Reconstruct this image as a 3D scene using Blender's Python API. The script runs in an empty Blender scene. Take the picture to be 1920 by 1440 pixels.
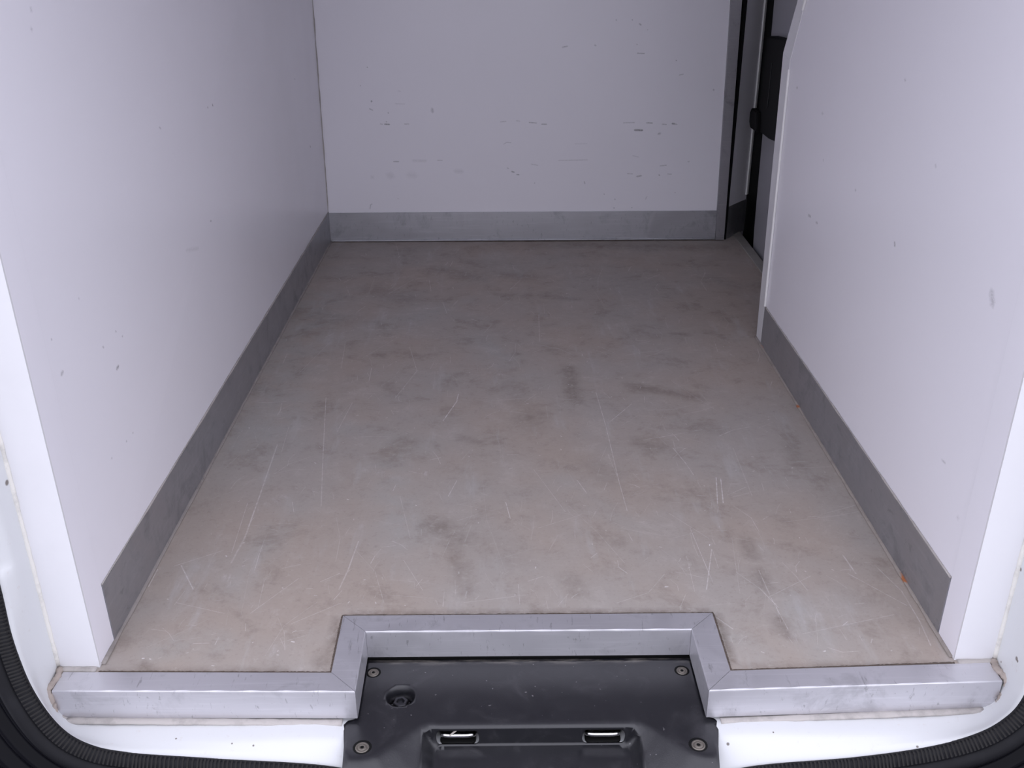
import bpy, bmesh, math, random
import numpy as np
from mathutils import Vector, Matrix
from mathutils.geometry import delaunay_2d_cdt

SC = bpy.context.scene
COL = SC.collection

# ------------------------------------------------------------------ camera
cam_data = bpy.data.cameras.new('camera')
cam_data.sensor_width = 36.0
cam_data.lens = 1839.99 / 1920 * 36.0
cam_data.clip_start = 0.02
cam = bpy.data.objects.new('camera', cam_data)
COL.objects.link(cam)
RIGHT = Vector((0.99996, -0.008011, -0.003917))
UP = Vector((0.006938, 0.422871, 0.906163))
FWD = Vector((0.005603, 0.906155, -0.422909))
cam.matrix_world = Matrix(((RIGHT.x, UP.x, -FWD.x, -0.02809),
                           (RIGHT.y, UP.y, -FWD.y, -1.11977),
                           (RIGHT.z, UP.z, -FWD.z, 0.97015), (0, 0, 0, 1)))
SC.camera = cam

# ------------------------------------------------------------------ sky and exposure
world = bpy.data.worlds.new('overcast_sky')
SC.world = world
world.use_nodes = True
bg = world.node_tree.nodes['Background']
bg.inputs['Color'].default_value = (0.90, 0.905, 1.035, 1)
bg.inputs['Strength'].default_value = 1.93
SC.view_settings.view_transform = 'Standard'
SC.view_settings.look = 'None'
SC.view_settings.gamma = 1
SC.view_settings.use_curve_mapping = False
SC.view_settings.exposure = 0.0


# ------------------------------------------------------------------ node helpers
class N:
    """small helper round a material's node tree"""
    def __init__(self, name, color=(.8, .8, .8), rough=.5, metal=0.0, spec=.5):
        self.m = bpy.data.materials.new(name)
        self.m.use_nodes = True
        self.t = self.m.node_tree
        self.b = self.t.nodes['Principled BSDF']
        self.b.inputs['Base Color'].default_value = (*color, 1)
        self.b.inputs['Roughness'].default_value = rough
        self.b.inputs['Metallic'].default_value = metal
        self.b.inputs['Specular IOR Level'].default_value = spec
        self.tc = None

    def put(self, sock, v):
        if hasattr(v, 'is_output'):
            self.t.links.new(v, sock)
        elif v is not None:
            if sock.type == 'RGBA' and not hasattr(v, '__len__'):
                v = (v, v, v, 1)
            elif sock.type == 'RGBA' and len(v) == 3:
                v = (*v, 1)
            sock.default_value = v

    def coord(self):
        if self.tc is None:
            self.tc = self.t.nodes.new('ShaderNodeTexCoord')
        return self.tc.outputs['Object']

    def mapping(self, scale=(1, 1, 1), rot=(0, 0, 0), loc=(0, 0, 0)):
        n = self.t.nodes.new('ShaderNodeMapping')
        self.put(n.inputs['Vector'], self.coord())
        n.inputs['Scale'].default_value = scale
        n.inputs['Rotation'].default_value = rot
        n.inputs['Location'].default_value = loc
        return n.outputs[0]

    def noise(self, scale, detail=4, rough=.55, vec=None, dist=0.0, color=False):
        n = self.t.nodes.new('ShaderNodeTexNoise')
        self.put(n.inputs['Vector'], vec if vec is not None else self.coord())
        n.inputs['Scale'].default_value = scale
        n.inputs['Detail'].default_value = detail
        n.inputs['Roughness'].default_value = rough
        n.inputs['Distortion'].default_value = dist
        return n.outputs['Color' if color else 'Fac']

    def ramp(self, v, a, b, lo=0.0, hi=1.0):
        n = self.t.nodes.new('ShaderNodeMapRange')
        n.interpolation_type = 'SMOOTHSTEP'
        self.put(n.inputs['Value'], v)
        for k, x in (('From Min', a), ('From Max', b), ('To Min', lo), ('To Max', hi)):
            n.inputs[k].default_value = x
        return n.outputs['Result']

    def math(self, op, a, b=None, c=None, clamp=False):
        n = self.t.nodes.new('ShaderNodeMath')
        n.operation = op
        n.use_clamp = clamp
        for i, v in enumerate((a, b, c)):
            self.put(n.inputs[i], v)
        return n.outputs[0]

    def vmath(self, op, a, b=None, c=None, out='Vector'):
        n = self.t.nodes.new('ShaderNodeVectorMath')
        n.operation = op
        for i, v in enumerate((a, b, c)):
            self.put(n.inputs[i], v)
        return n.outputs[out]

    def mix(self, fac, a, b, mode='MIX'):
        n = self.t.nodes.new('ShaderNodeMix')
        n.data_type = 'RGBA'
        n.blend_type = mode
        self.put(n.inputs[0], fac)
        self.put(n.inputs[6], a)
        self.put(n.inputs[7], b)
        return n.outputs[2]

    def bump(self, h, strength=.2, dist=.002):
        n = self.t.nodes.new('ShaderNodeBump')
        self.put(n.inputs['Height'], h)
        n.inputs['Strength'].default_value = strength
        n.inputs['Distance'].default_value = dist
        self.t.links.new(n.outputs[0], self.b.inputs['Normal'])

    def color(self, v):
        self.put(self.b.inputs['Base Color'], v)

    def rough(self, v):
        self.put(self.b.inputs['Roughness'], v)

    def attr(self, name):
        n = self.t.nodes.new('ShaderNodeAttribute')
        n.attribute_name = name
        return n.outputs['Fac']


# ------------------------------------------------------------------ where the wear shows (metres on each surface)
SCRATCHES=[(-0.138,0.909,-0.141,0.87,0.0012,0.9),(-0.139,0.873,-0.166,0.773,0.0013,0.95),(-0.439,0.894,-0.402,0.632,0.0012,0.5),(-0.402,0.632,-0.372,0.429,0.0012,0.4),(0.177,0.912,0.184,0.74,0.0011,0.5),(0.184,0.74,0.187,0.517,0.0011,0.55),(0.187,0.517,0.191,0.407,0.0011,0.5),(0.377,0.525,0.361,0.428,0.0014,0.8),(0.385,0.52,0.372,0.432,0.0014,0.8),(-0.503,0.67,-0.495,0.488,0.002,0.45),(-0.495,0.488,-0.489,0.333,0.002,0.5),(-0.489,0.333,-0.494,0.255,0.0025,0.3),(-0.494,0.229,-0.478,0.188,0.005,0.35),(-0.205,0.607,-0.192,0.537,0.003,0.55),(-0.244,0.514,-0.243,0.63,0.003,0.35),(0.252,0.85,0.196,0.765,0.0012,0.5),(0.312,0.644,0.327,0.582,0.0013,0.6),(0.327,0.582,0.335,0.535,0.0012,0.4),(0.322,0.283,0.292,0.171,0.0014,0.5),(-0.031,0.439,-0.023,0.385,0.0012,0.6),(0.107,0.518,0.122,0.469,0.0012,0.5),(0.541,0.264,0.546,0.21,0.002,0.5),(0.585,0.233,0.604,0.163,0.0014,0.35),(0.604,0.163,0.604,0.087,0.0014,0.45),(0.604,0.087,0.599,0.031,0.0014,0.45),(-0.576,0.248,-0.537,0.182,0.0016,0.55),(-0.612,0.238,-0.612,0.19,0.0012,0.6),(-0.288,0.315,-0.294,0.23,0.0018,0.4),(-0.294,0.23,-0.301,0.179,0.0018,0.35),(-0.443,1.226,-0.429,1.058,0.0012,0.35),(-0.355,1.056,-0.352,0.979,0.0012,0.5),(-0.375,0.866,-0.388,0.724,0.0011,0.4),(-0.425,1.676,-0.384,1.681,0.003,0.35),(-0.281,1.347,-0.257,1.359,0.003,0.7),(-0.369,1.251,-0.346,1.225,0.003,0.5),(-0.076,1.026,-0.034,1.007,0.003,0.4),(-0.26,1.708,-0.248,1.611,0.0015,0.45),(-0.394,0.132,-0.374,0.02,0.006,0.22),(0.415,0.083,0.459,0.108,0.006,0.25),(0.399,0.01,0.415,0.083,0.008,0.2),(-0.04,0.82,0.019,0.806,0.001,0.3),(-0.21,0.091,-0.156,0.129,0.001,0.3),(-0.098,0.142,0.004,0.161,0.001,0.3),(0.024,0.561,0.078,0.405,0.001,0.28),(0.027,0.353,0.106,0.395,0.001,0.3),(-0.372,0.209,-0.43,0.12,0.001,0.35),(-0.12,0.084,-0.09,0.155,0.001,0.3),(-0.481,1.227,-0.526,1.028,0.001,0.3),(-0.092,1.372,-0.011,1.539,0.001,0.3),(0.263,0.402,0.324,0.315,0.001,0.3),(0.435,0.642,0.431,0.455,0.0011,0.25),(0.386,0.149,0.47,0.205,0.001,0.3),(-0.362,0.093,-0.292,0.144,0.001,0.3),(-0.23,0.465,-0.198,0.322,0.001,0.25),(0.062,1.409,0.058,1.218,0.002,0.3),(0.292,0.104,0.314,0.072,0.002,0.35),(-0.554,0.148,-0.471,0.12,0.001,0.35),(-0.323,0.08,-0.28,0.067,0.001,0.4),(-0.498,0.413,-0.441,0.468,0.006,0.22),(-0.302,0.566,-0.235,0.524,0.02,0.13)]
STAINS=[(0.122,1.048,0.123,0.885,0.03,0.55),(0.13,0.885,0.134,0.857,0.02,0.45),(0.27,0.943,0.407,0.878,0.03,0.5),(0.382,0.737,0.424,0.724,0.04,0.3),(0.258,0.949,0.268,0.925,0.03,0.35),(-0.154,0.364,-0.114,0.321,0.05,0.4),(-0.122,0.305,-0.094,0.169,0.03,0.3),(0.387,0.314,0.386,0.258,0.018,0.55),(0.39,0.22,0.387,0.17,0.022,0.5),(0.389,0.096,0.389,0.058,0.018,0.55),(0.075,0.203,0.086,0.167,0.03,0.35),(-0.562,-0.0,-0.538,-0.01,0.014,0.8),(-0.396,0.143,-0.393,0.135,0.006,0.6),(-0.302,0.356,-0.3,0.349,0.005,0.7),(-0.118,0.692,-0.084,0.672,0.02,0.4),(0.247,0.668,0.289,0.648,0.04,0.4),(-0.421,1.638,-0.317,1.544,0.08,0.3),(-0.242,1.809,-0.107,1.729,0.06,0.3),(-0.058,1.769,0.072,1.726,0.06,0.25),(0.407,1.266,0.447,1.255,0.015,0.5),(-0.011,1.142,0.006,1.135,0.01,0.6),(-0.361,1.138,-0.333,1.128,0.015,0.5),(-0.418,1.122,-0.407,1.139,0.01,0.4),(0.065,2.057,0.683,2.014,0.06,0.25),(0.082,1.559,0.173,1.535,0.03,0.35),(-0.303,0.008,-0.292,-0.009,0.02,0.5),(-0.265,0.608,-0.239,0.675,0.05,0.3),(0.141,0.58,0.167,0.518,0.05,0.2),(-0.076,0.321,-0.021,0.256,0.06,0.15),(0.553,0.651,0.554,0.574,0.03,0.3),(0.302,1.12,0.304,1.113,0.004,1),(-0.601,1.421,-0.476,1.379,0.1,0.2),(0.607,1.716,0.651,1.618,0.05,0.25),(-0.315,0.964,-0.284,0.906,0.03,0.3),(-0.04,1.02,0.029,0.742,0.05,0.15)]
BACK_MARKS=[(-0.461,0.568,-0.461,0.568,0.002,1),(-0.454,0.464,-0.454,0.462,0.0028,1),(-0.486,0.512,-0.486,0.511,0.002,0.5),(-0.462,0.44,-0.452,0.435,0.002,0.5),(-0.403,0.428,-0.402,0.425,0.002,0.5),(-0.416,0.391,-0.401,0.39,0.0025,0.8),(-0.352,0.391,-0.338,0.391,0.002,0.4),(-0.43,0.392,-0.423,0.39,0.002,0.4),(-0.411,0.399,-0.409,0.398,0.002,0.5),(-0.261,0.438,-0.26,0.429,0.005,0.45),(0.32,0.705,0.321,0.704,0.0025,0.5),(0.37,0.705,0.371,0.704,0.002,0.7),(0.393,0.693,0.398,0.69,0.0025,0.6),(0.419,0.676,0.42,0.675,0.0015,0.5),(0.155,0.625,0.17,0.628,0.0025,0.5),(0.256,0.631,0.26,0.629,0.0025,0.4),(0.388,0.633,0.389,0.632,0.002,0.6),(0.391,0.606,0.413,0.605,0.002,0.6),(0.515,0.584,0.515,0.583,0.0022,0.6),(0.528,0.539,0.54,0.542,0.002,0.4),(0.64,0.494,0.641,0.492,0.0028,0.6),(0.394,0.368,0.419,0.367,0.0035,0.95),(0.432,0.391,0.45,0.39,0.0025,0.6),(0.356,0.391,0.393,0.392,0.002,0.35),(0.483,0.386,0.496,0.385,0.002,0.5),(0.515,0.388,0.522,0.387,0.003,0.9),(0.522,0.387,0.531,0.385,0.0015,0.5),(0.472,0.355,0.478,0.357,0.004,0.45),(-0.041,0.396,-0.024,0.398,0.002,0.35),(0.051,0.394,0.075,0.392,0.002,0.55),(0.092,0.388,0.108,0.388,0.002,0.6),(0.01,0.4,0.021,0.398,0.002,0.3),(-0.032,0.325,-0.021,0.331,0.0015,0.4),(-0.021,0.331,-0.008,0.329,0.0015,0.4),(-0.394,0.27,-0.377,0.27,0.002,0.6),(-0.25,0.274,-0.234,0.273,0.0018,0.3),(0.149,0.271,0.243,0.272,0.0018,0.25),(-0.021,0.247,-0.016,0.245,0.002,0.4),(-0.006,0.235,0.002,0.233,0.0025,0.8),(0.011,0.225,0.018,0.224,0.002,0.8),(0.059,0.259,0.08,0.255,0.002,0.3),(0.409,0.216,0.423,0.219,0.003,0.6),(0.377,0.226,0.394,0.225,0.002,0.4),(0.484,0.251,0.505,0.253,0.002,0.4),(0.51,0.224,0.523,0.223,0.002,0.4),(0.482,0.221,0.484,0.22,0.0025,0.6),(0.235,0.2,0.237,0.193,0.002,0.5),(0.07,0.197,0.07,0.196,0.002,0.5),(-0.482,0.112,-0.479,0.126,0.002,0.45),(-0.479,0.126,-0.474,0.129,0.002,0.45),(0.336,0.111,0.338,0.11,0.002,0.7),(0.397,0.112,0.398,0.111,0.002,0.6),(0.302,0.158,0.303,0.157,0.002,0.6),(0.339,0.141,0.34,0.139,0.002,0.6),(0.539,0.162,0.539,0.161,0.002,0.5),(0.441,0.139,0.446,0.149,0.0018,0.3),(-0.412,0.226,-0.402,0.222,0.012,0.14),(-0.346,0.226,-0.325,0.223,0.012,0.1),(-0.192,0.238,-0.171,0.236,0.008,0.15),(-0.468,0.22,-0.466,0.218,0.008,0.12),(-0.33,0.273,-0.288,0.272,0.005,0.15),(0.574,0.265,0.579,0.264,0.002,0.4),(0.2,0.325,0.241,0.325,0.0015,0.2),(-0.368,0.495,-0.36,0.494,0.0015,0.25),(-0.379,0.455,-0.348,0.454,0.0015,0.25),(0.413,0.28,0.392,0.285,0.0015,0.3),(-0.386,0.147,-0.386,0.146,0.002,0.4)]
LEFT_MARKS=[(0.9,0.644,0.903,0.642,0.002,0.8),(0.936,0.643,0.938,0.641,0.0025,0.9),(1.897,0.366,1.904,0.361,0.003,0.7),(0.816,0.434,0.823,0.432,0.002,0.6),(0.607,0.658,0.614,0.654,0.002,0.4),(0.053,0.536,0.054,0.534,0.002,0.6),(0.077,0.481,0.078,0.48,0.002,0.5),(0.082,0.428,0.088,0.429,0.003,0.5),(0.254,0.359,0.262,0.36,0.003,0.7),(0.222,0.409,0.225,0.407,0.002,0.5),(0.038,0.345,0.039,0.344,0.003,0.5),(0.238,0.243,0.237,0.242,0.002,0.5),(0.267,0.242,0.266,0.242,0.002,0.5),(0.175,0.247,0.177,0.246,0.002,0.4),(0.649,0.424,0.719,0.407,0.004,0.15),(0.048,0.145,0.05,0.178,0.002,0.3),(0.178,0.501,0.179,0.5,0.002,0.3),(0.276,0.412,0.278,0.411,0.002,0.5),(0.214,0.877,0.215,0.876,0.004,0.3),(0.204,0.854,0.204,0.854,0.004,0.3),(0.296,0.396,0.298,0.395,0.002,0.4),(1.756,0.582,1.762,0.58,0.002,0.4)]
RIGHT_MARKS=[(0.468,0.486,0.464,0.482,0.003,0.7),(1.139,0.641,1.134,0.641,0.003,0.6),(0.124,0.521,0.114,0.508,0.007,0.35),(0.942,0.404,0.926,0.405,0.003,0.6),(0.886,0.404,0.875,0.405,0.003,0.4),(0.939,0.619,0.932,0.619,0.003,0.3),(0.538,0.74,0.534,0.74,0.003,0.3),(0.686,0.522,0.683,0.522,0.003,0.4),(0.367,0.638,0.363,0.637,0.003,0.3),(0.893,0.533,0.89,0.532,0.003,0.3),(0.16,0.243,0.147,0.244,0.002,0.35),(0.08,0.192,0.077,0.193,0.004,0.2)]
COOL=[(-0.563,1.549,-0.554,0.703,0.17,0.7),(-0.271,0.565,-0.208,0.339,0.08,0.6),(-0.096,1.22,0.011,1.019,0.09,0.5),(-0.481,1.227,-0.103,1.54,0.11,0.4),(-0.43,0.412,-0.472,0.188,0.06,0.5),(0.426,0.108,0.438,0.01,0.05,0.5),(0.282,0.097,0.334,-0.0,0.05,0.4),(-0.546,0.04,-0.47,0.051,0.05,0.6),(-0.382,0.749,-0.193,0.651,0.07,0.35),(0.074,0.519,0.19,0.368,0.05,0.3)]


# ------------------------------------------------------------------ materials
GEL = (.895, .877, .930)
def gelcoat(name, marked):
    n = N(name, GEL, .22, 0, .45)
    if marked:
        m = n.math('MULTIPLY', n.attr('scuff'), n.ramp(n.noise(330, 3, .7), .36, .58, .35, 1.0))
        n.color(n.mix(m, GEL, (.09, .085, .09)))
    n.rough(n.ramp(n.noise(3, 2), .3, .7, .20, .27))
    n.bump(n.noise(2.2, 1, .4), .06, .008)
    return n.m

def floor_material():
    n = N('worn_grey_brown_floor_sheet', (.4, .37, .35), .5, 0, .12)
    big = n.noise(2.3, 3, .6)
    mid = n.noise(10, 8, .74, dist=.25)
    fine = n.noise(48, 6, .76, dist=.15)
    c = n.mix(n.ramp(big, .35, .65), (.412, .374, .345), (.428, .364, .318))
    cool = n.math('MULTIPLY', n.attr('cool'), n.ramp(n.noise(14, 5, .65), .30, .65, .2, 1.0))
    c = n.mix(n.math('MULTIPLY', cool, .75), c, (.42, .425, .415))
    c = n.mix(n.math('MULTIPLY', n.ramp(mid, .50, .72), .50), c, (.23, .185, .155))
    c = n.mix(n.math('MULTIPLY', n.ramp(mid, .48, .26), .30), c, (.60, .56, .53))
    c = n.mix(n.math('MULTIPLY', n.ramp(fine, .55, .76), .40), c, (.25, .205, .175))
    c = n.mix(n.math('MULTIPLY', n.ramp(fine, .44, .25), .28), c, (.62, .58, .55))
    c = n.mix(n.math('MULTIPLY', n.ramp(n.noise(150, 3, .75), .54, .76), .30), c, (.24, .21, .19))
    # cool, paler rub marks along the load direction
    streak = n.noise(7, 5, .65, n.mapping((3.0, .55, 1), (0, 0, .12)))
    c = n.mix(n.math('MULTIPLY', n.ramp(streak, .55, .74), .30), c, (.56, .56, .565))
    # soft dark stains, broken up so that their outlines are ragged
    st = n.math('MULTIPLY', n.attr('stain'), n.ramp(fine, .30, .62, .30, 1.15))
    c = n.mix(n.math('MULTIPLY', st, .72), c, (.115, .085, .065))
    # pale smears and scratches
    rub = n.math('MULTIPLY', n.attr('rub'), n.ramp(n.noise(70, 5, .8, n.mapping((1.8, .6, 1))), .44, .64))
    c = n.mix(rub, c, (.78, .76, .80))
    sc = n.math('MULTIPLY', n.attr('scratch'), n.ramp(n.noise(90, 4, .75), .36, .60, .25, 1.0), clamp=True)
    c = n.mix(sc, c, (.86, .84, .84))
    n.color(c)
    n.rough(n.ramp(mid, .3, .7, .44, .60))
    n.bump(fine, .10, .002)
    return n.m

def alu(name, base, rough, smudge=.5, scuff=.5, metal=.85, along=0):
    n = N(name, base, rough, metal, .5)
    dk = tuple(x * .45 for x in base)
    lt = tuple(min(1, x * 1.25) for x in base)
    a = n.noise(14, 6, .65, dist=.5)
    b = n.noise(60, 4, .7)
    sc = (.35, 8, 8) if along == 0 else (8, .35, 8)
    br = n.noise(26, 3, .6, n.mapping(sc))
    c = n.mix(n.math('MULTIPLY', n.ramp(a, .52, .72), smudge), base, dk)
    c = n.mix(n.math('MULTIPLY', n.ramp(br, .5, .75), .35), c, lt)
    c = n.mix(n.math('MULTIPLY', n.ramp(b, .66, .78), scuff), c, dk)
    s2 = None
    for k, ang in enumerate((.5, 2.2)):
        v = n.noise(120, 4, .7, n.mapping((1.0, .16, .35), (0, 0, ang), (k * 2.3, 0, k)), dist=.4)
        v = n.ramp(v, .62, .72)
        s2 = v if s2 is None else n.math('MAXIMUM', s2, v)
    c = n.mix(n.math('MULTIPLY', s2, scuff * .8), c, dk)
    n.color(c)
    n.rough(n.ramp(a, .3, .7, rough - .07, rough + .10))
    n.bump(n.noise(30, 4, .6), .10, .002)
    return n.m

def plain(name, base, rough, spec=.5, var=.12, scale=20, metal=0, dark=.5, bump=.0):
    n = N(name, base, rough, metal, spec)
    v = n.ramp(n.noise(scale, 5, .65), .45, .75)
    n.color(n.mix(n.math('MULTIPLY', v, var), base, tuple(x * dark for x in base)))
    if bump:
        n.bump(n.noise(scale * 18, 2, .5), bump, .001)
    return n.m

def body_paint():
    n = N('white_body_paint', (.69, .70, .71), .28, 0, .5)
    P3 = n.coord()
    chips = [(-.6798, -.0103, .3155, .0040), (.6752, -.0553, .0485, .0032), (.6752, -.0590, .0475, .0022), (.6785, -.0070, .1634, .0030), (.6776, -.0198, .0121, .0016),
             (.3410, -.0869, -.0512, .0012), (.5345, -.1104, -.0566, .0018), (.2760, -.0986, -.0605, .0022), (-.4913, -.0874, -.0526, .0014), (-.3819, -.0978, -.0563, .0014), (-.4120, -.0950, -.0549, .0012)]
    acc = None
    for x, y, z, r in chips:
        d = n.vmath('LENGTH', n.vmath('SUBTRACT', P3, (x, y, z)), out='Value')
        v = n.ramp(d, r * 1.3, r * .6)
        acc = v if acc is None else n.math('MAXIMUM', acc, v)
    c = n.mix(n.math('MULTIPLY', n.ramp(n.noise(5, 4), .5, .75), .06), (.69, .70, .71), (.66, .64, .60))
    sep = n.t.nodes.new('ShaderNodeSeparateXYZ')
    n.put(sep.inputs[0], P3)
    grime = n.ramp(n.noise(90, 3, .7), .62, .72)
    c = n.mix(n.math('MULTIPLY', grime, .16), c, (.50, .42, .36))
    c = n.mix(n.math('MULTIPLY', acc, .85), c, (.10, .07, .05))
    n.color(c)
    return n.m

def sealant(name, base, rust=0.0):
    n = N(name, base, .6, 0, .3)
    c = n.mix(n.math('MULTIPLY', n.ramp(n.noise(30, 4, .7), .45, .7), .5), base, tuple(x * .55 for x in base))
    if rust:
        c = n.mix(n.math('MULTIPLY', n.ramp(n.noise(16, 2, .5, n.mapping((1, 1, 1), (0, 0, 0), (.4, .2, 0))), .64, .70), rust), c, (.42, .13, .035))
    n.color(c)
    n.bump(n.noise(70, 3), .3, .003)
    return n.m

def black_plastic():
    n = N('grained_black_plastic', (.011, .011, .0145), .42, 0, .80)
    base = (.011, .011, .0145)
    a = n.noise(18, 5, .7, dist=.6)
    c = n.mix(n.math('MULTIPLY', n.ramp(a, .52, .75), .30), base, (.075, .073, .08))
    s = n.ramp(n.noise(160, 1, .4), .77, .81)
    c = n.mix(n.math('MULTIPLY', s, .6), c, (.25, .24, .25))
    # pale dust lying along the edge that meets the metal
    sep = n.t.nodes.new('ShaderNodeSeparateXYZ')
    n.put(sep.inputs[0], n.coord())
    d = n.ramp(sep.outputs[1], .055, .066)
    d = n.math('MULTIPLY', d, n.ramp(n.noise(40, 4, .7, n.mapping((.4, 2, 1))), .40, .66))
    c = n.mix(n.math('MULTIPLY', d, .75), c, (.20, .185, .165))
    n.color(c)
    n.rough(n.ramp(a, .3, .75, .30, .42))
    n.bump(n.noise(700, 2, .5), .18, .0006)
    return n.m

M = {}
M['floor'] = floor_material()
M['scuffed'] = gelcoat('scuffed_white_gelcoat', True)
M['white'] = gelcoat('white_gelcoat', False)
M['trim'] = plain('white_plastic_angle', (.775, .77, .79), .30, .5, .05, 8)
M['edge_light'] = plain('pale_sealant_ridge', (.84, .83, .82), .45, .4, .05, 12)
M['alu_kick'] = alu('grey_aluminium_kickplate', (.43, .43, .455), .42, .35, .45, .8, 1)
M['alu_kick_x'] = alu('grey_aluminium_kickplate_across', (.47, .47, .50), .40, .45, .6, .75, 0)
M['alu_bar'] = alu('scuffed_aluminium_angle', (.64, .63, .665), .38, .40, .75, .68, 0)
M['alu_post'] = alu('dull_aluminium_post', (.34, .33, .35), .48, .4, .4, .7, 0)
M['body'] = body_paint()
M['seal_brown'] = sealant('dirty_brown_sealant', (.42, .36, .32))
M['seal_beige'] = sealant('beige_sealant', (.47, .44, .42))
M['seal_rust'] = sealant('sealant_with_rust', (.36, .32, .29), .9)
M['seal_grey'] = sealant('grey_floor_sealant', (.34, .31, .29))
M['seal_cream'] = sealant('cream_sealant', (.79, .77, .72))
M['seal_dark'] = sealant('dark_grime_line', (.11, .085, .07))
M['cover'] = black_plastic()
M['rubber'] = plain('black_rubber', (.010, .010, .012), .5, .14, .3, 30, 0, 2.2)
M['rib'] = plain('dusty_rubber_rib', (.022, .021, .021), .6, .16, .5, 40, 0, .5)
M['gloss_black'] = plain('gloss_black_moulding', (.003, .003, .005), .26, .10, .2, 10)
M['screw'] = plain('dusty_screw_metal', (.21, .19, .165), .5, .4, .5, 200, .6, .5)
M['hole'] = plain('recess_shade_black', (.006, .006, .006), .7, .2, .1, 20)  # near-black that stands in for shade in gaps and recesses
M['bolt'] = plain('dark_steel', (.10, .10, .11), .35, .5, .3, 80, .9, .5)
M['chrome'] = plain('bright_zinc_plate', (.80, .79, .80), .22, .5, .25, 90, 1.0, .5)
M['wood'] = plain('pale_wood', (.62, .58, .52), .7, .3, .3, 150)
M['door'] = plain('grey_white_door_paint', (.40, .40, .43), .32, .5, .1, 6)
M['latch'] = plain('matt_black_latch_plastic', (.004, .004, .0045), .65, .12, .2, 30)
M['ground'] = plain('grey_yard_paving', (.30, .30, .31), .8, .3, .4, 2)
M['thresh'] = plain('dull_grey_threshold', (.33, .315, .29), .55, .4, .4, 25)

# ------------------------------------------------------------------ mesh helpers
def link(name, me, mat, parent=None, smooth=False):
    if mat:
        me.materials.append(mat)
    if smooth:
        for p in me.polygons:
            p.use_smooth = True
    o = bpy.data.objects.new(name, me)
    COL.objects.link(o)
    if parent:
        o.parent = parent
    return o

def mesh(name, vs, fs, mat, parent=None, smooth=False):
    me = bpy.data.meshes.new(name)
    me.from_pydata([tuple(v) for v in vs], [], fs)
    bm = bmesh.new(); bm.from_mesh(me)
    bmesh.ops.recalc_face_normals(bm, faces=bm.faces)
    bm.to_mesh(me); bm.free()
    return link(name, me, mat, parent, smooth)

def hexa(c):
    """8 corners, bottom ring then top ring"""
    return c, [(0, 1, 2, 3), (4, 5, 6, 7), (0, 1, 5, 4), (1, 2, 6, 5), (2, 3, 7, 6), (3, 0, 4, 7)]

def box(name, x0, x1, y0, y1, z0, z1, mat, parent=None, bevel=0.0):
    vs, fs = hexa([(x0, y0, z0), (x1, y0, z0), (x1, y1, z0), (x0, y1, z0), (x0, y0, z1), (x1, y0, z1), (x1, y1, z1), (x0, y1, z1)])
    o = mesh(name, vs, fs, mat, parent)
    if bevel:
        soften(o, bevel)
    return o

def soften(o, w, seg=2):
    b = o.modifiers.new('soft_edges', 'BEVEL')
    b.width = w; b.segments = seg; b.limit_method = 'ANGLE'; b.angle_limit = math.radians(35)
    for p in o.data.polygons:
        p.use_smooth = True
    w2 = o.modifiers.new('flat_faces', 'WEIGHTED_NORMAL')
    w2.keep_sharp = True
    return o

def prism(name, poly, f0, f1, mat, parent=None, bevel=0.0):
    """poly of 2D points, f0 and f1 map a point to 3D on the two faces"""
    n = len(poly)
    vs = [f0(p) for p in poly] + [f1(p) for p in poly]
    fs = [tuple(range(n)), tuple(range(n, 2 * n))] + [(i, (i + 1) % n, n + (i + 1) % n, n + i) for i in range(n)]
    o = mesh(name, vs, fs, mat, parent)
    if bevel:
        soften(o, bevel)
    return o

def tag(o, label=None, cat=None, group=None, kind=None):
    if label: o['label'] = label
    if cat: o['category'] = cat
    if group: o['group'] = group
    if kind: o['kind'] = kind
    return o

def struct(o, label=None):
    return tag(o, label, kind='structure')

def empty(name, loc):
    o = bpy.data.objects.new(name, None)
    COL.objects.link(o)
    o.location = loc
    o.empty_display_size = .05
    bpy.context.view_layer.update()
    return o

def adopt(child, parent):
    child.parent = parent
    child.matrix_parent_inverse = Matrix.Translation(parent.location).inverted()
    return child

def catmull(pts, sub):
    pts = [Vector(p) for p in pts]
    out = []
    for i in range(len(pts) - 1):
        p0 = pts[max(i - 1, 0)]; p1 = pts[i]; p2 = pts[i + 1]; p3 = pts[min(i + 2, len(pts) - 1)]
        for k in range(sub):
            t = k / sub
            out.append(.5 * ((2 * p1) + (p2 - p0) * t + (2 * p0 - 5 * p1 + 4 * p2 - p3) * t * t + (3 * p1 - p0 - 3 * p2 + p3) * t ** 3))
    out.append(pts[-1])
    return out

def loft(name, rows, mat, parent=None, smooth=True, closed=False):
    m = len(rows[0]); vs = [v for r in rows for v in r]; fs = []
    for i in range(len(rows) - 1):
        for j in range(m if closed else m - 1):
            a = i * m + j; b = i * m + (j + 1) % m
            fs.append((a, b, b + m, a + m))
    if closed:
        fs.append(tuple(range(m))); fs.append(tuple(range((len(rows) - 1) * m, len(rows) * m)))
    return mesh(name, vs, fs, mat, parent, smooth)

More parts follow.
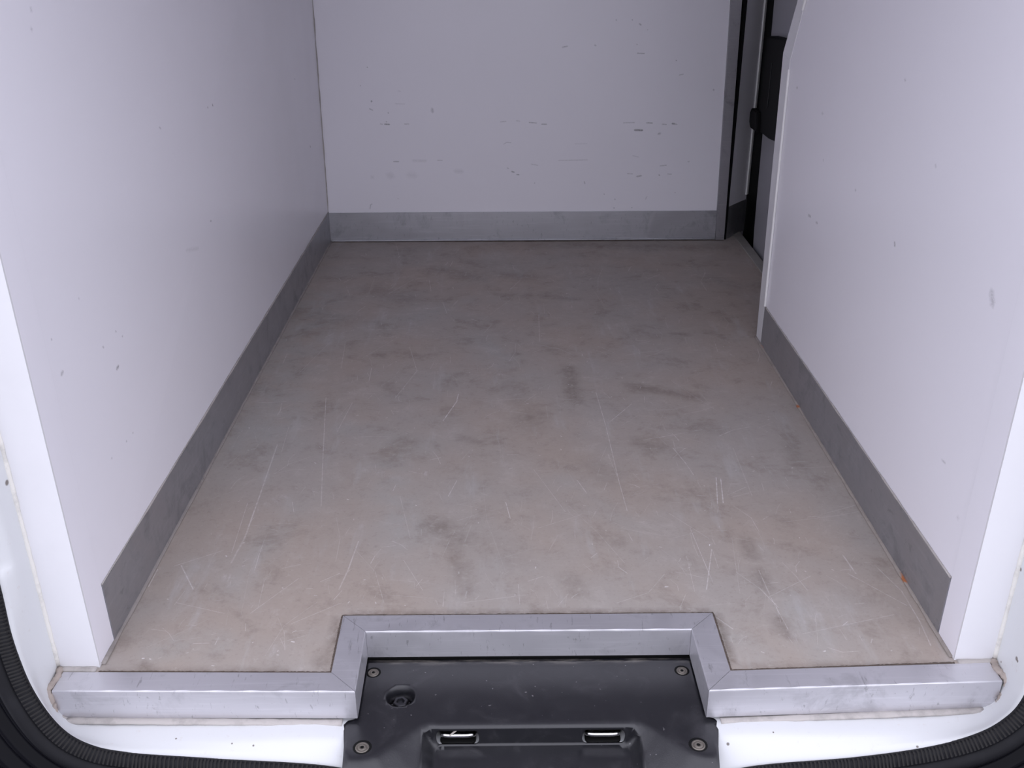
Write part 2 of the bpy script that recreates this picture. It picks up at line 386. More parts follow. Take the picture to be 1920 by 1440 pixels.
def bead(name, path, r, mat, parent=None, sub=8, jitter=.25, flat=1.0, seed=1):
    """a hand-drawn line of sealant: an uneven round cord along a path"""
    rnd = random.Random(seed)
    pts = []
    for a, b in zip(path[:-1], path[1:]):
        a = Vector(a); b = Vector(b)
        for k in range(sub):
            pts.append(a.lerp(b, k / sub))
    pts.append(Vector(path[-1]))
    rows = []
    for i, p in enumerate(pts):
        t = (pts[min(i + 1, len(pts) - 1)] - pts[max(i - 1, 0)]).normalized()
        u = t.cross(Vector((0, 0, 1)))
        if u.length < .2:
            u = t.cross(Vector((0, 1, 0)))
        u.normalize(); w = u.cross(t).normalized()
        rr = r * (1 + jitter * rnd.uniform(-1, 1))
        rows.append([p + u * rr * math.cos(a) + w * rr * flat * math.sin(a) for a in [2 * math.pi * k / 8 for k in range(8)]])
    return loft(name, rows, mat, parent, True, True)

def inside(p, poly):
    c = False
    for i in range(len(poly)):
        (x1, y1), (x2, y2) = poly[i - 1], poly[i]
        if (y1 > p[1]) != (y2 > p[1]) and p[0] < (x2 - x1) * (p[1] - y1) / (y2 - y1) + x1:
            c = not c
    return c

def worn_sheet(name, outline, front, back, mat, wear, grid=None):
    """a board whose face carries its wear as point attributes; wear maps a name to
    (segments, crisp): crisp marks get edges of their own in the mesh"""
    pts, edges = [Vector(p) for p in outline], [(i, (i + 1) % len(outline)) for i in range(len(outline))]
    no = len(outline)
    lo = [min(p[k] for p in outline) + .003 for k in (0, 1)]; hi = [max(p[k] for p in outline) - .003 for k in (0, 1)]
    for segs, crisp in wear.values():
        if not crisp:
            continue
        for ax, ay, bx, by, w, s in segs:
            a, b = Vector((ax, ay)), Vector((bx, by))
            d = b - a
            d = d.normalized() if d.length > 1e-6 else Vector((1, 0))
            if (b - a).length < .0004:
                b = a + d * .0004
            q = Vector((-d.y, d.x)) * w
            six = [a - d * w, a - q, b - q, b + d * w, b + q, a + q]
            if not all(lo[0] < v.x < hi[0] and lo[1] < v.y < hi[1] and inside(v, outline) for v in six):
                continue
            k = len(pts)
            pts += six + [a, b]
            edges += [(k + i, k + (i + 1) % 6) for i in range(6)] + [(k + 6, k + 7)]
    if grid:
        nx, ny = int((hi[0] - lo[0]) / grid), int((hi[1] - lo[1]) / grid)
        for i in range(nx):
            for j in range(ny):
                v = Vector((lo[0] + (i + .5) * grid, lo[1] + (j + .5) * grid))
                if inside(v, outline):
                    pts.append(v)
    res = delaunay_2d_cdt(pts, edges, [], 0, 1e-7)
    V = np.array([(v.x, v.y) for v in res[0]])
    tris = [tuple(f) for f in res[2] if inside(tuple(V[list(f)].mean(0)), outline)]
    n = len(V)
    vs = [front(v) for v in V] + [front(p) for p in outline] + [back(p) for p in outline]
    fs = tris + [tuple(range(n + no, n + 2 * no))] + [(n + i, n + (i + 1) % no, n + no + (i + 1) % no, n + no + i) for i in range(no)]
    o = mesh(name, vs, fs, mat)
    for key, (segs, crisp) in wear.items():
        val = np.zeros(n)
        for ax, ay, bx, by, w, s in segs:
            a = np.array((ax, ay)); d = np.array((bx - ax, by - ay)); l2 = (d * d).sum()
            pa = V - a
            h = np.clip(pa @ d / l2, 0, 1) if l2 > 1e-9 else np.zeros(n)
            dist = np.sqrt(((pa - h[:, None] * d) ** 2).sum(1))
            t = np.clip(1 - dist / w, 0, 1)
            if not crisp:
                t = t * t * (3 - 2 * t)
            val = np.maximum(val, s * t)
        at = o.data.attributes.new(key, 'FLOAT', 'POINT')
        at.data.foreach_set('value', np.concatenate([val, np.zeros(2 * no)]).astype(np.float32))
    return o

def bold(segs, k):
    return [(a, b, c, d, w * k, s) for a, b, c, d, w, s in segs]

def stray_scratches():
    """hairlines and chips that nobody would chart one by one"""
    r = random.Random(11)
    out = []
    for i in range(900):
        y = 1.95 * r.random() ** 1.25 + .02; x = r.uniform(-.60, .60)
        a = r.choice((r.gauss(1.57, .25), r.gauss(1.35, .3), r.uniform(0, 3.14), r.gauss(.1, .3)))
        l = min(.16, r.lognormvariate(-4.0, .8)); s = r.choice((.12, .18, .24, .32, .5))
        px, py = x, y
        for k in range(r.choice((1, 1, 2))):
            qx, qy = px + l * math.cos(a), py + l * math.sin(a)
            out.append((px, py, qx, qy, r.uniform(.00055, .0009) * (1 + .4 * y), s))
            px, py = qx, qy; a += r.gauss(0, .25); s *= .8
    for i in range(150):
        y = 1.6 * r.random() ** 1.4; x = r.uniform(-.6, .6); a = r.uniform(0, 3.1); l = r.uniform(.001, .005)
        out.append((x, y, x + l * math.cos(a), y + l * math.sin(a), r.uniform(.0011, .0018), r.uniform(.4, .95)))
    return out

# ------------------------------------------------------------------ the load box
D = 2.115            # depth of the load floor
H = 1.36             # inner height
BAR_Z = .002

ground = struct(box('ground', -12, 12, -12, 12, -.70, -.62, M['ground']))

# floor sheet, cut back round the striker cover and running out to the side door
fp = [(-.68, -.0150), (-.2820, -.0190), (-.2830, .1105), (.2890, .1090), (.2895, -.0215), (.675, -.0110),
      (.675, 1.15), (.765, 1.18), (.765, 2.30), (-.68, 2.30)]
floor = struct(worn_sheet('floor', fp, lambda p: (p[0], p[1], 0), lambda p: (p[0], p[1], -.045), M['floor'],
                          {'stain': (STAINS + [(-.60, -.013, -.35, -.014, .012, .5), (.30, -.017, .60, -.011, .010, .5), (-.288, 0, -.289, .10, .012, .6), (.294, 0, .294, .10, .012, .8), (-.27, .116, .28, .116, .012, .6)], False),
                           'cool': (COOL, False),
                           'rub': ([g for g in SCRATCHES if g[4] > .0029], False),
                           'scratch': (bold([g for g in SCRATCHES if g[4] <= .0029], .95) + stray_scratches(), True)}, .014))

def left_x(y, z):
    t = y / D
    return -.6205 - .0035 * t + z * (-.010 + .020 * t)

def right_x(y, z):
    t = y / 1.24
    return .6213 + .002 * t + z * (.008 - .007 * t)

def slab(name, poly, xf, thick, mat, parent=None, bevel=.0):
    return prism(name, poly, lambda p: (xf(*p), p[0], p[1]), lambda p: (xf(*p) + thick, p[0], p[1]), mat, parent, bevel)

wall_left = struct(worn_sheet('wall_left', [(.002, 0), (D + .06, 0), (D + .06, H), (.002, H)], lambda p: (left_x(*p), p[0], p[1]), lambda p: (left_x(*p) - .06, p[0], p[1]), M['scuffed'], {'scuff': (bold(LEFT_MARKS, 1.4), True)}))
# angle of white plastic closing the panel's rear edge: end leg coloured darker to offset its bright light, inner leg wall white
tl = 0.0018
def corner(xf, sgn, far):
    """the angle on a panel's rear edge: cap over the end, strip lapping onto the inner face"""
    f = lambda y, z, d: (xf(y, z) - sgn * d, y, z)
    c = mesh('corner_cap', *hexa([f(-.0022, .0005, tl), f(-.0022, .0005, far), f(.0018, .0005, far), f(.0018, .0005, tl),
                                  f(-.0022, H, tl), f(-.0022, H, far + .003), f(.0018, H, far + .003), f(.0018, H, tl)]), M['trim'], None)
    q = mesh('corner_strip', *hexa([f(.0018, .0005, tl), f(.0018, .0005, -.001), f(.0555, .0005, -.001), f(.0555, .0005, tl),
                                    f(.0018, H, tl), f(.0018, H, -.001), f(.0555, H, -.001), f(.0555, H, tl)]), M['white'], None)
    soften(q, .0006)
    return c, q
for o in corner(left_x, -1, -.058): o.parent = wall_left
bl = struct(slab('baseboard_left', [(.0562, .0005), (D - .0012, .0005), (D - .0012, .1013), (.0562, .1013)], left_x, .0026, M['alu_kick']))
bead('sealant_bead', [(left_x(.06, .10) + .0012, .058, .1022), (left_x(D, .10) + .0012, D - .004, .1022)], .0015, M['seal_beige'], bl, 60, .5, 1, 4)

RP = [(.002, 0), (1.235, 0), (1.272, .70), (1.200, .82), (.90, H), (.002, H)]
wall_right = struct(worn_sheet('wall_right', RP, lambda p: (right_x(*p), p[0], p[1]), lambda p: (right_x(*p) + .055, p[0], p[1]), M['scuffed'], {'scuff': (bold(RIGHT_MARKS, 1.4), True)}))
for o in corner(right_x, 1, -.054): o.parent = wall_right
# far edge: flat strip with a raised ridge where it meets the panel
e_in = [(1.187, .0005), (1.209, .690)]
slab('edge_trim', [(1.187, .0005), (1.2362, .0005), (1.2735, .7005), (1.209, .690)], right_x, -.0022, M['trim'], wall_right, .0008)
slab('edge_trim', [(1.209, .690), (1.2735, .7005), (1.2012, .8210), (.901, H), (.848, H), (1.152, .805)], right_x, -.0022, M['trim'], wall_right, .0008)
slab('edge_ridge', [(1.1815, .1035), (1.1880, .1035), (1.2095, .672), (1.2035, .672)], right_x, -.0058, M['edge_light'], wall_right, .002)
slab('edge_ridge', [(1.150, .800), (1.157, .806), (.853, H), (.846, H)], right_x, -.0058, M['edge_light'], wall_right, .002)
br = struct(slab('baseboard_right', [(.0562, .0005), (1.1865, .0005), (1.1865, .1013), (.0562, .1013)], right_x, -.0026, M['alu_kick']))
bead('sealant_bead', [(right_x(.06, .10) - .0012, .058, .1022), (right_x(1.18, .10) - .0012, 1.184, .1022)], .0015, M['seal_beige'], br, 40, .5, 1, 5)

wall_back = struct(worn_sheet('wall_back', [(-.70, -.01), (.700, -.01), (.700, H), (-.70, H)], lambda p: (p[0], D, p[1]), lambda p: (p[0], D + .055, p[1]), M['scuffed'], {'scuff': (bold(BACK_MARKS, 1.35), True)}))
bb = struct(box('baseboard_back', left_x(D, 0) + .003, .6845, D - .0026, D + .001, .0005, .1000, M['alu_kick_x']))
box('weld_lip', left_x(D, 0) + .004, .684, D - .0075, D - .0024, .0005, .0062, M['alu_kick_x'], bb, .0015)
bead('sealant_bead', [(left_x(D, 0), D - .002, .0), (left_x(D, H), D - .002, H)], .0026, M['seal_beige'], wall_back, 50, .5, 1, 6)
# aluminium corner post that closes the bulkhead's open edge
post = struct(mesh('trim_1', *hexa([(.6850, D - .013, .0005), (.7140, D - .013, .0005), (.7140, D + .058, .0005), (.6850, D + .058, .0005),
                                    (.6570, D - .013, H), (.6950, D - .013, H), (.6950, D + .058, H), (.6570, D + .058, H)]), M['alu_post']), 'dull aluminium corner post at the open edge of the end wall')
soften(post, .0005)

# angled lining beyond the post, towards the side door
A = Vector((.7215, 2.1165, 0)); B = Vector((.8055, 2.2215, 0))
dirv = (B - A).normalized(); nrm = Vector((dirv.y, -dirv.x, 0)); wid = (B - A).length
def lining(name, s0, s1, z0, z1, d0, d1, mat, parent=None, bevel=0):
    f = lambda d: (lambda p: A + dirv * p[0] + nrm * d + Vector((0, 0, p[1])))
    return prism(name, [(s0, z0), (s1, z0), (s1, z1), (s0, z1)], f(d0), f(d1), mat, parent, bevel)
wall_side = struct(lining('wall_side', -.0034, wid, -.02, H, -.03, 0, M['white']))
lining('edge_trim', wid - .010, wid + .004, .128, H, -.032, .005, M['edge_light'], wall_side, .0015)
lining('gap_shade_strip', -.008, -.0035, .0005, H, -.032, .0035, M['latch'], wall_side)  # black strip put in for the shade of the gap beside the post
struct(lining('baseboard_side', -.003, wid - .002, .0005, .112, 0, .003, M['alu_kick']))

# side door, its rubber, and the threshold strip along the floor's edge
trim2 = struct(box('trim_2', .758, .788, 1.16, 2.19, -.006, .004, M['thresh'], None, .0015), 'grey threshold strip along the side door opening')
door = prism('door_1', [(1.12, -.10), (2.035, -.10), (2.058, .05), (2.068, .20), (2.075, .35), (2.10, .76), (2.12, H), (1.12, H)],
             lambda p: (.800, *p), lambda p: (.840, *p), M['door'], None, .006)
struct(door, 'pale inner panel of the closed side door')
prism('door_gasket', [(2.03, -.10), (2.30, -.10), (2.30, H), (2.10, H), (2.065, .35)], lambda p: (.812, *p), lambda p: (.835, *p), M['latch'], door)
lb = prism('latch_box', [(1.990, .668), (1.62, .682), (1.62, .372), (1.790, .392), (1.860, .386), (1.975, .386), (2.010, .45)],
           lambda p: (.764, *p), lambda p: (.801, *p), M['latch'], door, .006)
box('grip_groove', .7625, .766, 1.90, 1.908, .47, .60, M['rubber'], lb, .001)
kb = prism('lock_knob', [(1.97, .386), (2.052, .384), (2.070, .400), (2.072, .432), (2.058, .446), (1.98, .446)],
           lambda p: (.752, *p), lambda p: (.790, *p), M['latch'], door, .006)

# shell beyond the lining: side skin, ceiling
struct(box('wall_skin', .842, .860, -.02, 2.40, -.62, H + .05, M['gloss_black']))
struct(box('wall_cab', .700, .842, 2.30, 2.34, -.10, H, M['latch']))
struct(box('ceiling', -.70, .862, -.03, 2.40, H, H + .05, M['white']))
struct(box('wall_underbody', -.70, .86, .0735, 2.40, -.12, -.0475, M['hole']))  # near-black, drawn forward to colour the shaded gap under the edging

# beads of sealant along the floor's two long edges
bead('sealant_bead', [(left_x(0, 0) + .003, .004, .0015), (left_x(D, 0) + .003, D - .006, .0015)], .0042, M['seal_grey'], floor, 70, .18, .6, 2)
bead('sealant_bead', [(right_x(0, 0) - .003, .004, .0015), (right_x(1.235, 0) - .003, 1.235, .0015)], .0042, M['seal_rust'], floor, 60, .22, .6, 3)
bead('sealant_bead', [(left_x(D, 0) + .006, D - .008, .0005), (.712, D - .016, .0005)], .0028, M['seal_dark'], floor, 40, .3, .5, 7)

# ------------------------------------------------------------------ aluminium edging of the floor
PATH = [(-.6680, -.0515), (-.2422, -.0578), (-.2442, .0708), (.2503, .0702), (.2513, -.0615), (.6690, -.0480)]
def offset_path(path, d):
    out = []
    P = [Vector((p[0], p[1], 0)) for p in path]
    for i, p in enumerate(P):
        t1 = (P[i] - P[i - 1]).normalized() if i else (P[1] - P[0]).normalized()
        t2 = (P[i + 1] - P[i]).normalized() if i < len(P) - 1 else t1
        n1 = Vector((-t1.y, t1.x, 0)); n2 = Vector((-t2.y, t2.x, 0))
        m = (n1 + n2).normalized()
        out.append(p + m * (d / m.dot(n1)))
    return out
edging = empty('floor_edging', (0, -.05, -.047))
tag(edging, 'scuffed aluminium angle edging round the rear of the floor, stepped back behind the black cover', 'edging')
PROF = [(0, -.047), (0, -.0008), (.0003, .0008), (.0010, .0016), (.0022, BAR_Z), (.0385, BAR_Z), (.0395, .0012), (.0395, -.045)]
offs = {d: offset_path(PATH, d) for d, _ in PROF}
for i in range(5):
    rows = []
    t = (Vector((*PATH[i + 1], 0)) - Vector((*PATH[i], 0))).normalized()
    L = 26
    for k in range(L + 1):
        row = []
        for d, z in PROF:
            a = offs[d][i] + t * (.0004 if i else 0); b = offs[d][i + 1] - t * (.0004 if i < 4 else 0)
            q = a.lerp(b, k / L)
            w = .0004 * math.sin(k * 2.1 + i * 3) if 0 < k < L and z > -.01 and d < .002 else 0
            row.append((q.x, q.y, z + w))
        rows.append(row)
    s = loft('edging_strip', rows, M['alu_bar'], None, False, True)
    adopt(s, edging)
def eb(path, r, mat, sub=30, jit=.3, flat=.7, seed=1):
    adopt(bead('sealant_bead', path, r, M[mat], None, sub, jit, flat, seed), edging)
# dark grime against the floor sheet, beige sealant below and round both ends
gb = offset_path(PATH, .0405)
eb([(p.x, p.y, .0006) for p in (gb[0] + Vector((.05, 0, 0)), gb[1], gb[2], gb[3], gb[4], gb[5] - Vector((.05, 0, 0)))], .0016, 'seal_dark', 130, .4, .6, 8)
eb([(-.6685, -.0555, -.040), (-.656, -.0565, -.0480), (-.264, -.0610, -.0515)], .0062, 'seal_beige', 40, .08, .55, 9)
eb([(.272, -.0640, -.0515), (.652, -.0530, -.0475), (.6690, -.0525, -.038)], .0060, 'seal_beige', 40, .08, .55, 10)
eb([(-.6745, -.004, .0), (-.622, -.0065, .0)], .0062, 'seal_beige', 10, .12, .6, 11)
eb([(.676, -.004, .0), (.623, -.0065, .0)], .0062, 'seal_beige', 10, .12, .6, 12)
eb([(-.6755, -.004, .001), (-.671, -.022, .002), (-.674, -.050, .003), (-.6705, -.054, -.02), (-.668, -.056, -.047)], .0048, 'seal_brown', 8, .22, 1, 13)
eb([(.6765, -.004, .001), (.6715, -.022, .002), (.676, -.046, .004), (.677, -.050, -.012), (.6705, -.052, -.030), (.668, -.052, -.047)], .0052, 'seal_brown', 8, .22, 1, 14)

# ------------------------------------------------------------------ white rear opening of the body
O = [(-.705, -.050, 1.37), (-.700, -.050, .35), (-.6925, -.0618, .1928), (-.6831, -.0809, .1165), (-.6653, -.0976, .0495), (-.6348, -.1109, -.0037),
     (-.5979, -.1177, -.0308), (-.5449, -.1209, -.0436), (-.43, -.1233, -.0532), (-.2568, -.1272, -.0689), (-.20, -.133, -.112), (0, -.135, -.118), (.20, -.133, -.114),
     (.2893, -.1285, -.0742), (.4419, -.125, -.0601), (.5357, -.1218, -.0471), (.5999, -.1177, -.0307), (.6415, -.112, -.008), (.6672, -.1035, .026),
     (.6860, -.085, .100), (.6940, -.064, .190), (.700, -.050, .35), (.705, -.050, 1.37)]
# towards the middle the sill's outer band drops away to the seal
EYE = cam.matrix_world.translation
def dropped(p):
    q = Vector(p)
    k = .0095 * max(0, min(1, (.63 - abs(q.x)) / .10)) if q.z < -.02 else 0
    return EYE + (q - EYE) * (1 + k / (EYE.z - q.z))
O = [dropped(p) for p in O]
Mid = [(-.685, -.030, 1.37), (-.682, -.034, .35), (-.680, -.040, .19), (-.6795, -.052, .11), (-.676, -.064, .04), (-.665, -.073, -.018),
       (-.642, -.082, -.044), (-.585, -.084, -.0515), (-.43, -.087, -.0515), (-.252, -.090, -.0535), (-.20, -.10, -.105), (0, -.10, -.105), (.20, -.10, -.105),
       (.256, -.091, -.0535), (.4419, -.088, -.0515), (.5357, -.085, -.0515), (.612, -.085, -.047), (.645, -.079, -.038), (.668, -.070, -.005),
       (.677, -.056, .09), (.680, -.042, .19), (.682, -.034, .35), (.685, -.030, 1.37)]
Inn = [(-.679, 0, 1.37), (-.679, 0, .35), (-.679, 0, .19), (-.679, 0, .11), (-.679, 0, .04), (-.679, 0, -.03),
       (-.670, 0, -.053), (-.60, 0, -.053), (-.43, 0, -.053), (-.252, 0, -.0570), (-.20, .05, -.105), (0, .05, -.105), (.20, .05, -.105),
       (.256, 0, -.0570), (.4419, 0, -.053), (.5357, 0, -.053), (.60, 0, -.053), (.668, 0, -.053), (.679, 0, -.03),
       (.679, 0, .09), (.679, 0, .19), (.679, 0, .35), (.679, 0, 1.37)]
def frames(pts):
    out = []
    cen = Vector((0, -.08, .6))
    for i, p in enumerate(pts):
        t = (pts[min(i + 1, len(pts) - 1)] - pts[max(i - 1, 0)]).normalized()
        back = Vector((0, -.97, .24))
        e = t.cross(back).normalized()
        if e.dot(p - cen) < 0:
            e = -e
        nn = e.cross(t).normalized()
        if nn.y > 0:
            nn = -nn
        out.append((p, e, nn, t))
    return out
SUB = 7
oc, mc, ic = catmull(O, SUB), catmull(Mid, SUB), catmull(Inn, SUB)
rows = []
for a, b, c, fr in zip(ic, mc, oc, frames(oc)):
    def q(t):
        p1 = a.lerp(b, .80); p2 = b.lerp(c, .28)
        return p1.lerp(b, t).lerp(b.lerp(p2, t), t)
    rows.append([a, a.lerp(b, .4), q(0), q(.25), q(.5), q(.75), q(1), b.lerp(c, .6), c, c + fr[1] * .012 - fr[2] * .002])
frame = struct(loft('door_frame', rows, M['body']), 'white painted rear door opening of the van body')
box('pillar_light_stop', .672, .845, .001, .012, -.10, 1.37, M['body'], frame)  # unseen block added to stop light leaking in behind the lining
for sx in (-1, 1):
    x = .6785 * sx
    bead('sealant_bead', [(x, -.003, .006), (x + .0015 * sx, -.003, .40), (x + .003 * sx, -.003, 1.2)], .0042, M['seal_cream'], frame, 40, .14, .8, 15 + sx)

# ------------------------------------------------------------------ rubber seal round the opening
FR = frames(catmull(O, 12))
seal = empty('door_seal', (0, -.13, -.12))
tag(seal, 'black ribbed rubber weatherstrip following the rounded edge of the rear door opening', 'weatherstrip')
def sweep(name, prof, mat, closed=True):
    return loft(name, [[p + e * a + nn * b for a, b in prof] for p, e, nn, t in FR], mat, None, True, closed)
clip = [(.000, -.0012), (-.0004, .004), (.0012, .0075), (.0045, .009), (.015, .0105), (.0185, .009), (.020, .004), (.020, -.0012)]
adopt(sweep('clip_strip', clip, M['rubber']), seal)
bulb = [(.0285 + .0125 * math.cos(a), .002 + .0135 * math.sin(a)) for a in [2 * math.pi * k / 14 for k in range(14)]]
adopt(sweep('bulb_strip', bulb, M['rubber']), seal)
# ribs, one every 5 mm or so over the part that shows
vs, fs = [], []
acc = 0.0
FD = frames(catmull(O, 60))
for i in range(1, len(FD)):
    p, e, nn, t = FD[i]
    if p.z > .45:
        acc = 0; continue
    acc += (FD[i][0] - FD[i - 1][0]).length
    if acc >= .0046:
        acc = 0
        b = len(vs)
        for s in (-.0013, .0013):
            for a, h in ((-.0008, .002), (-.0008, .0062), (.0012, .0088), (.0150, .0117), (.0168, .0095)):
                vs.append(p + e * a + nn * h + t * s)
        for k in range(4):
            fs.append((b + k, b + k + 1, b + 6 + k, b + 5 + k))
        fs.append((b, b + 1, b + 2, b + 3, b + 4)); fs.append((b + 5, b + 6, b + 7, b + 8, b + 9))
ribs = mesh('rib', vs, fs, M['rib'])
ribs['kind'] = 'stuff'
adopt(ribs, seal)

# ------------------------------------------------------------------ black moulding and bumper outside the seal
bumper = empty('rear_bumper', (0, -.2, -.3))
tag(bumper, 'gloss black ridged moulding and bumper outside the rubber seal', 'bumper')
g = [(.030, -.030), (.042, -.014), (.046, -.006), (.051, -.004), (.056, -.008), (.060, -.016), (.066, -.016), (.071, -.008), (.077, -.006), (.083, -.011), (.088, -.020),
     (.095, -.020), (.101, -.011), (.108, -.009), (.116, -.014), (.124, -.026), (.150, -.030), (.20, -.040), (.20, -.060), (.060, -.045)]
adopt(sweep('ridged_moulding', g, M['gloss_black']), bumper)
adopt(box('bumper_beam', -.95, .95, -.34, -.06, -.62, -.26, M['gloss_black'], None, .03), bumper)

# ------------------------------------------------------------------ black plastic striker cover
Z0 = -.0530
cover = empty('striker_cover', (0, -.04, Z0))
tag(cover, 'black plastic threshold cover with two oblong slots, set in the step of the metal edging', 'cover')
def rrect(x0, x1, y0, y1, r, n=6):
    out = []
    for cx, cy, a0 in ((x1 - r, y1 - r, 0), (x0 + r, y1 - r, 90), (x0 + r, y0 + r, 180), (x1 - r, y0 + r, 270)):
        for k in range(n + 1):
            a = math.radians(a0 + 90 * k / n)
            out.append((cx + r * math.cos(a), cy + r * math.sin(a)))
    return out
YL = -.0690                       # lip of the scoop
lip = [(-.150, -.20), (-.1495, -.105), (-.147, -.082), (-.139, -.0705), (-.125, YL), (.135, YL), (.149, -.0705), (.157, -.082), (.1595, -.105), (.160, -.20)]
toe = [(-.128, -.20), (-.131, -.120), (-.134, -.098), (-.131, -.0885), (-.122, -.0860), (.132, -.0860), (.141, -.0885), (.144, -.098), (.141, -.120), (.138, -.20)]
BH = (-.1868, -.0075)
plateau = [(-.27, -.126), (-.232, -.126), (-.212, -.119), (-.192, -.101), (-.172, -.078), (-.155, -.064), (-.14, -.0605), (.15, -.0605), (.165, -.064), (.182, -.078), (.202, -.101), (.222, -.119), (.242, -.126), (.28, -.126)]
def seg_dist(p, a, b):
    ax, ay = a; bx, by = b; px, py = p
    dx, dy = bx - ax, by - ay
    t = max(0, min(1, ((px - ax) * dx + (py - ay) * dy) / (dx * dx + dy * dy)))
    return math.hypot(px - ax - dx * t, py - ay - dy * t)
def below(p, line):
    for a, b in zip(line[:-1], line[1:]):
        if a[0] <= p[0] <= b[0]:
            y = a[1] + (b[1] - a[1]) * (p[0] - a[0]) / max(1e-9, b[0] - a[0])
            return p[1] < y
    return p[1] < line[0][1]
def line_d(p, line):
    return min(seg_dist(p, a, b) for a, b in zip(line[:-1], line[1:]))
def upper_z(p):
    z = Z0
    if below(p, plateau):
        d = line_d(p, plateau)
        z -= .54 * (math.sqrt(d * d + .000009) - .003)
    z += .0016 * max(0, min(1, (p[1] - .055) / .012))
    return z
def floor_z(p):
    d = max(0, -.0860 - p[1])
    z = Z0 - .0345 - .16 * d
    for x0, x1 in ((-.131, -.069), (.076, .137)):
        e = min(p[0] - x0, x1 - p[0], -.094 - p[1])
        z -= .0022 * max(0, min(1, e / .004 + .5))
    return z
def cover_z(p):
    if inside(p, toe) :
        return floor_z(p)
    if inside(p, lip):
        a = line_d(p, lip); b = line_d(p, toe)
        t = a / max(1e-9, a + b)
        t = t * t * (3 - 2 * t) * .35 + t * .65
        return upper_z(p) * (1 - t) + floor_z(p) * t
    r = math.hypot((p[0] - BH[0]), (p[1] - BH[1]))
    z = upper_z(p)
    return z
outline = [(-.2465, .0685), (.2528, .0685), (.2545, -.0540), (.2640, -.0575), (.2690, -.0650), (.2600, -.110), (.2545, -.160), (-.2530, -.160), (-.2555, -.105), (-.2620, -.0640), (-.2570, -.0560), (-.2470, -.0530)]
slots = [rrect(-.1315, -.0705, -.0845, -.0716, .0062), rrect(.0760, .1370, -.0845, -.0716, .0062)]
ring = lambda r, n=28: [(BH[0] + r * math.cos(2 * math.pi * k / n), BH[1] + r * math.sin(2 * math.pi * k / n)) for k in range(n)]
pts, edges = [], []
def loop(poly, closed=True):
    b = len(pts)
    pts.extend(Vector(p) for p in poly)
    n = len(poly)
    for i in range(n if closed else n - 1):
        edges.append((b + i, b + (i + 1) % n))
loop(outline)
cl = [(x, max(y, -.1595)) for x, y in lip]; loop(cl, False)
ct = [(x, max(y, -.1595)) for x, y in toe]; loop(ct, False)
for s in slots: loop(s)
loop(ring(.0212))
st = .0055
rnd = random.Random(3)
for i in range(-48, 49):
    for j in range(-30, 14):
        p = (i * st + .0013, j * st + .0011)
        if inside(p, outline) and min(seg_dist(p, outline[k - 1], outline[k]) for k in range(len(outline))) > .003:
            if any(math.hypot(p[0] - q[0], p[1] - q[1]) < .0022 for q in pts[:120]):
                continue
            pts.append(Vector(p))
res = delaunay_2d_cdt(pts, edges, [], 0, 1e-6)
ov, of = res[0], res[2]
faces = []
for f in of:
    c = sum((ov[i] for i in f), Vector((0, 0))) / len(f)
    c = (c.x, c.y)
    if not inside(c, outline) or any(inside(c, s) for s in slots) or math.hypot(c[0] - BH[0], c[1] - BH[1]) < .0205:
        continue
    faces.append(tuple(f))
used = sorted({i for f in faces for i in f}); remap = {k: n for n, k in enumerate(used)}
def scoop_y(p):
    """stands the scoop's inner wall upright"""
    if not inside(p, lip):
        return p[1]
    t = max(0, min(1, (YL - p[1]) / .017))
    far = max(0, 1 - max(0, -.0860 - p[1]) / .06)
    return p[1] + .0155 * t * far
shell = mesh('cover_shell', [(ov[i].x, scoop_y(ov[i]), cover_z((ov[i].x, ov[i].y))) for i in used], [tuple(remap[i] for i in f) for f in faces], M['cover'], None, True)
if sum(p.normal.z for p in shell.data.polygons) < 0:
    shell.data.flip_normals()
sol = shell.modifiers.new('thickness', 'SOLIDIFY'); sol.thickness = .0028; sol.offset = -1
adopt(shell, cover)
# sloping well round the bolt hole
well = loft('bolt_well', [[(BH[0] + r * math.cos(a), BH[1] + r * math.sin(a) + dy, z) for a in [2 * math.pi * k / 28 for k in range(29)]]
                          for r, dy, z in ((.0214, 0, Z0 + .0002), (.0206, 0, Z0 - .001), (.0188, -.0008, Z0 - .006), (.0178, -.0015, Z0 - .018), (.0178, -.0015, Z0 - .030))], M['cover'])
adopt(well, cover)
# screws holding the cover
def screw(x, y, r, tilt=0):
    z = upper_z((x, y))
    prof = [(0, .0007), (r * .22, .0007), (r * .27, .0016), (r * .55, .0022), (r * .62, .0009), (r * .72, .0009), (r * .80, .0018), (r * .95, .0013), (r, 0), (r, -.002)]
    n = 18
    rows = [[(x + q * math.cos(2 * math.pi * k / n), y + q * math.sin(2 * math.pi * k / n), z + h) for k in range(n + 1)] for q, h in prof]
    s = loft('screw', rows, M['screw'], None, True)
    so = loft('socket', [[(x + q * math.cos(math.pi / 3 * k), y + q * math.sin(math.pi / 3 * k), z + h) for k in range(7)] for q, h in ((.0001, .0011), (r * .20, .0011), (r * .27, .0018))], M['hole'], None, False)
    so.parent = s
    adopt(s, cover)
    gr = loft('screw_shade_ring', [[(x + q * math.cos(2 * math.pi * k / n), y + .0012 + q * math.sin(2 * math.pi * k / n), z + h) for k in range(n + 1)] for q, h in ((r * 1.0, .0004), (r * 1.28, .0005), (r * 1.42, -.0006))], M['hole'], None, True)  # flat black ring in place of the shade round a sunk screw
    adopt(gr, cover)
for x, y, r in ((-.2325, .0420, .0085), (.2345, .0405, .0085), (-.2300, -.1070, .0098), (.2325, -.1080, .0098)):
    screw(x, y, r)

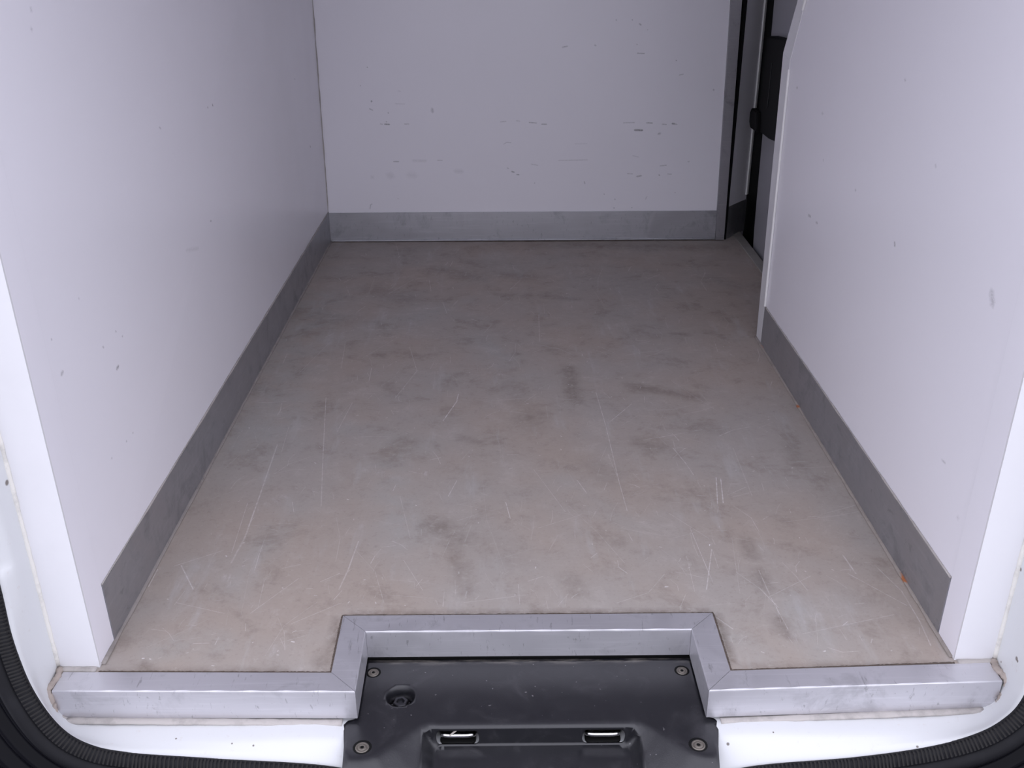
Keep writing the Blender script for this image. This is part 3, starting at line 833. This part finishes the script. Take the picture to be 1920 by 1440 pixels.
# ------------------------------------------------------------------ what shows through the cover
hb = empty('hex_bolt', (BH[0], BH[1] - .002, Z0 - .018))
tag(hb, 'dark steel hexagon bolt at the bottom of the round hole in the black cover', 'bolt')
bx, by = BH[0], BH[1] - .0025
def cyl(name, cx, cy, prof, n, mat, smooth, rot=0):
    return loft(name, [[(cx + q * math.cos(2 * math.pi * k / n + rot), cy + q * math.sin(2 * math.pi * k / n + rot), z) for k in range(n + 1)] for q, z in prof], mat, None, smooth)
adopt(cyl('flange', bx, by, [(.0172, Z0 - .026), (.0172, Z0 - .0200), (.0150, Z0 - .0185), (.0001, Z0 - .0185)], 28, M['chrome'], True), hb)
hd = cyl('hex_head', bx, by, [(.0115, Z0 - .0185), (.0115, Z0 - .0085), (.0102, Z0 - .0072), (.0066, Z0 - .0072), (.0060, Z0 - .0120), (.0001, Z0 - .0120)], 6, M['bolt'], False, .3)
adopt(hd, hb)

def striker(x, label):
    e = empty('door_striker', (x, -.056, -.0915))
    tag(e, label, 'striker')
    adopt(box('base_plate', x - .050, x + .050, -.064, -.030, -.0915, -.0890, M['body'], None, .001), e)
    hs = [Vector(p) for p in rrect(x - .0255, x + .0255, -.0660, -.0400, .006)]
    adopt(prism('housing', hs, lambda p: (p[0], p[1], -.0895), lambda p: (p[0], p[1], -.0860), M['hole'], None, .001), e)  # housing whose near-black also stands for the shadow round the loop
    path = catmull([(x - .0240, -.046, -.0865), (x - .0240, -.050, -.0815), (x - .0215, -.0565, -.0790), (x - .014, -.0590, -.0785), (x, -.0592, -.0785), (x + .014, -.0590, -.0785), (x + .0215, -.0565, -.0790), (x + .0240, -.050, -.0815), (x + .0240, -.046, -.0865)], 5)
    rows = []
    for i, p in enumerate(path):
        t = (path[min(i + 1, len(path) - 1)] - path[max(i - 1, 0)]).normalized()
        u = t.cross(Vector((0, .3, 1))).normalized(); w = u.cross(t)
        rows.append([p + .0046 * (u * math.cos(a) + w * math.sin(a)) for a in [2 * math.pi * k / 12 for k in range(12)]])
    adopt(loft('striker_loop', rows, M['chrome'], None, True, True), e)
striker(-.1010, 'bright metal door striker in the cover slot with the wood splinter')
striker(.1065, 'bright metal door striker in the clean slot of the black cover')
w = prism('wood_splinter', [(0, -.0011), (.0175, -.0014), (.0188, 0), (.0175, .0014), (0, .0012)],
          lambda p: Vector((-.1125, -.0655, -.0735)) + p[0] * Vector((.76, .22, .60)) + p[1] * Vector((-.5, 0, .86)) + Vector((0, -.001, 0)),
          lambda p: Vector((-.1125, -.0655, -.0735)) + p[0] * Vector((.76, .22, .60)) + p[1] * Vector((-.5, 0, .86)) + Vector((0, .001, 0)), M['wood'], None, .0004)
tag(w, 'short pale wood splinter lying across a striker in the slot nearer the bolt hole', 'splinter')
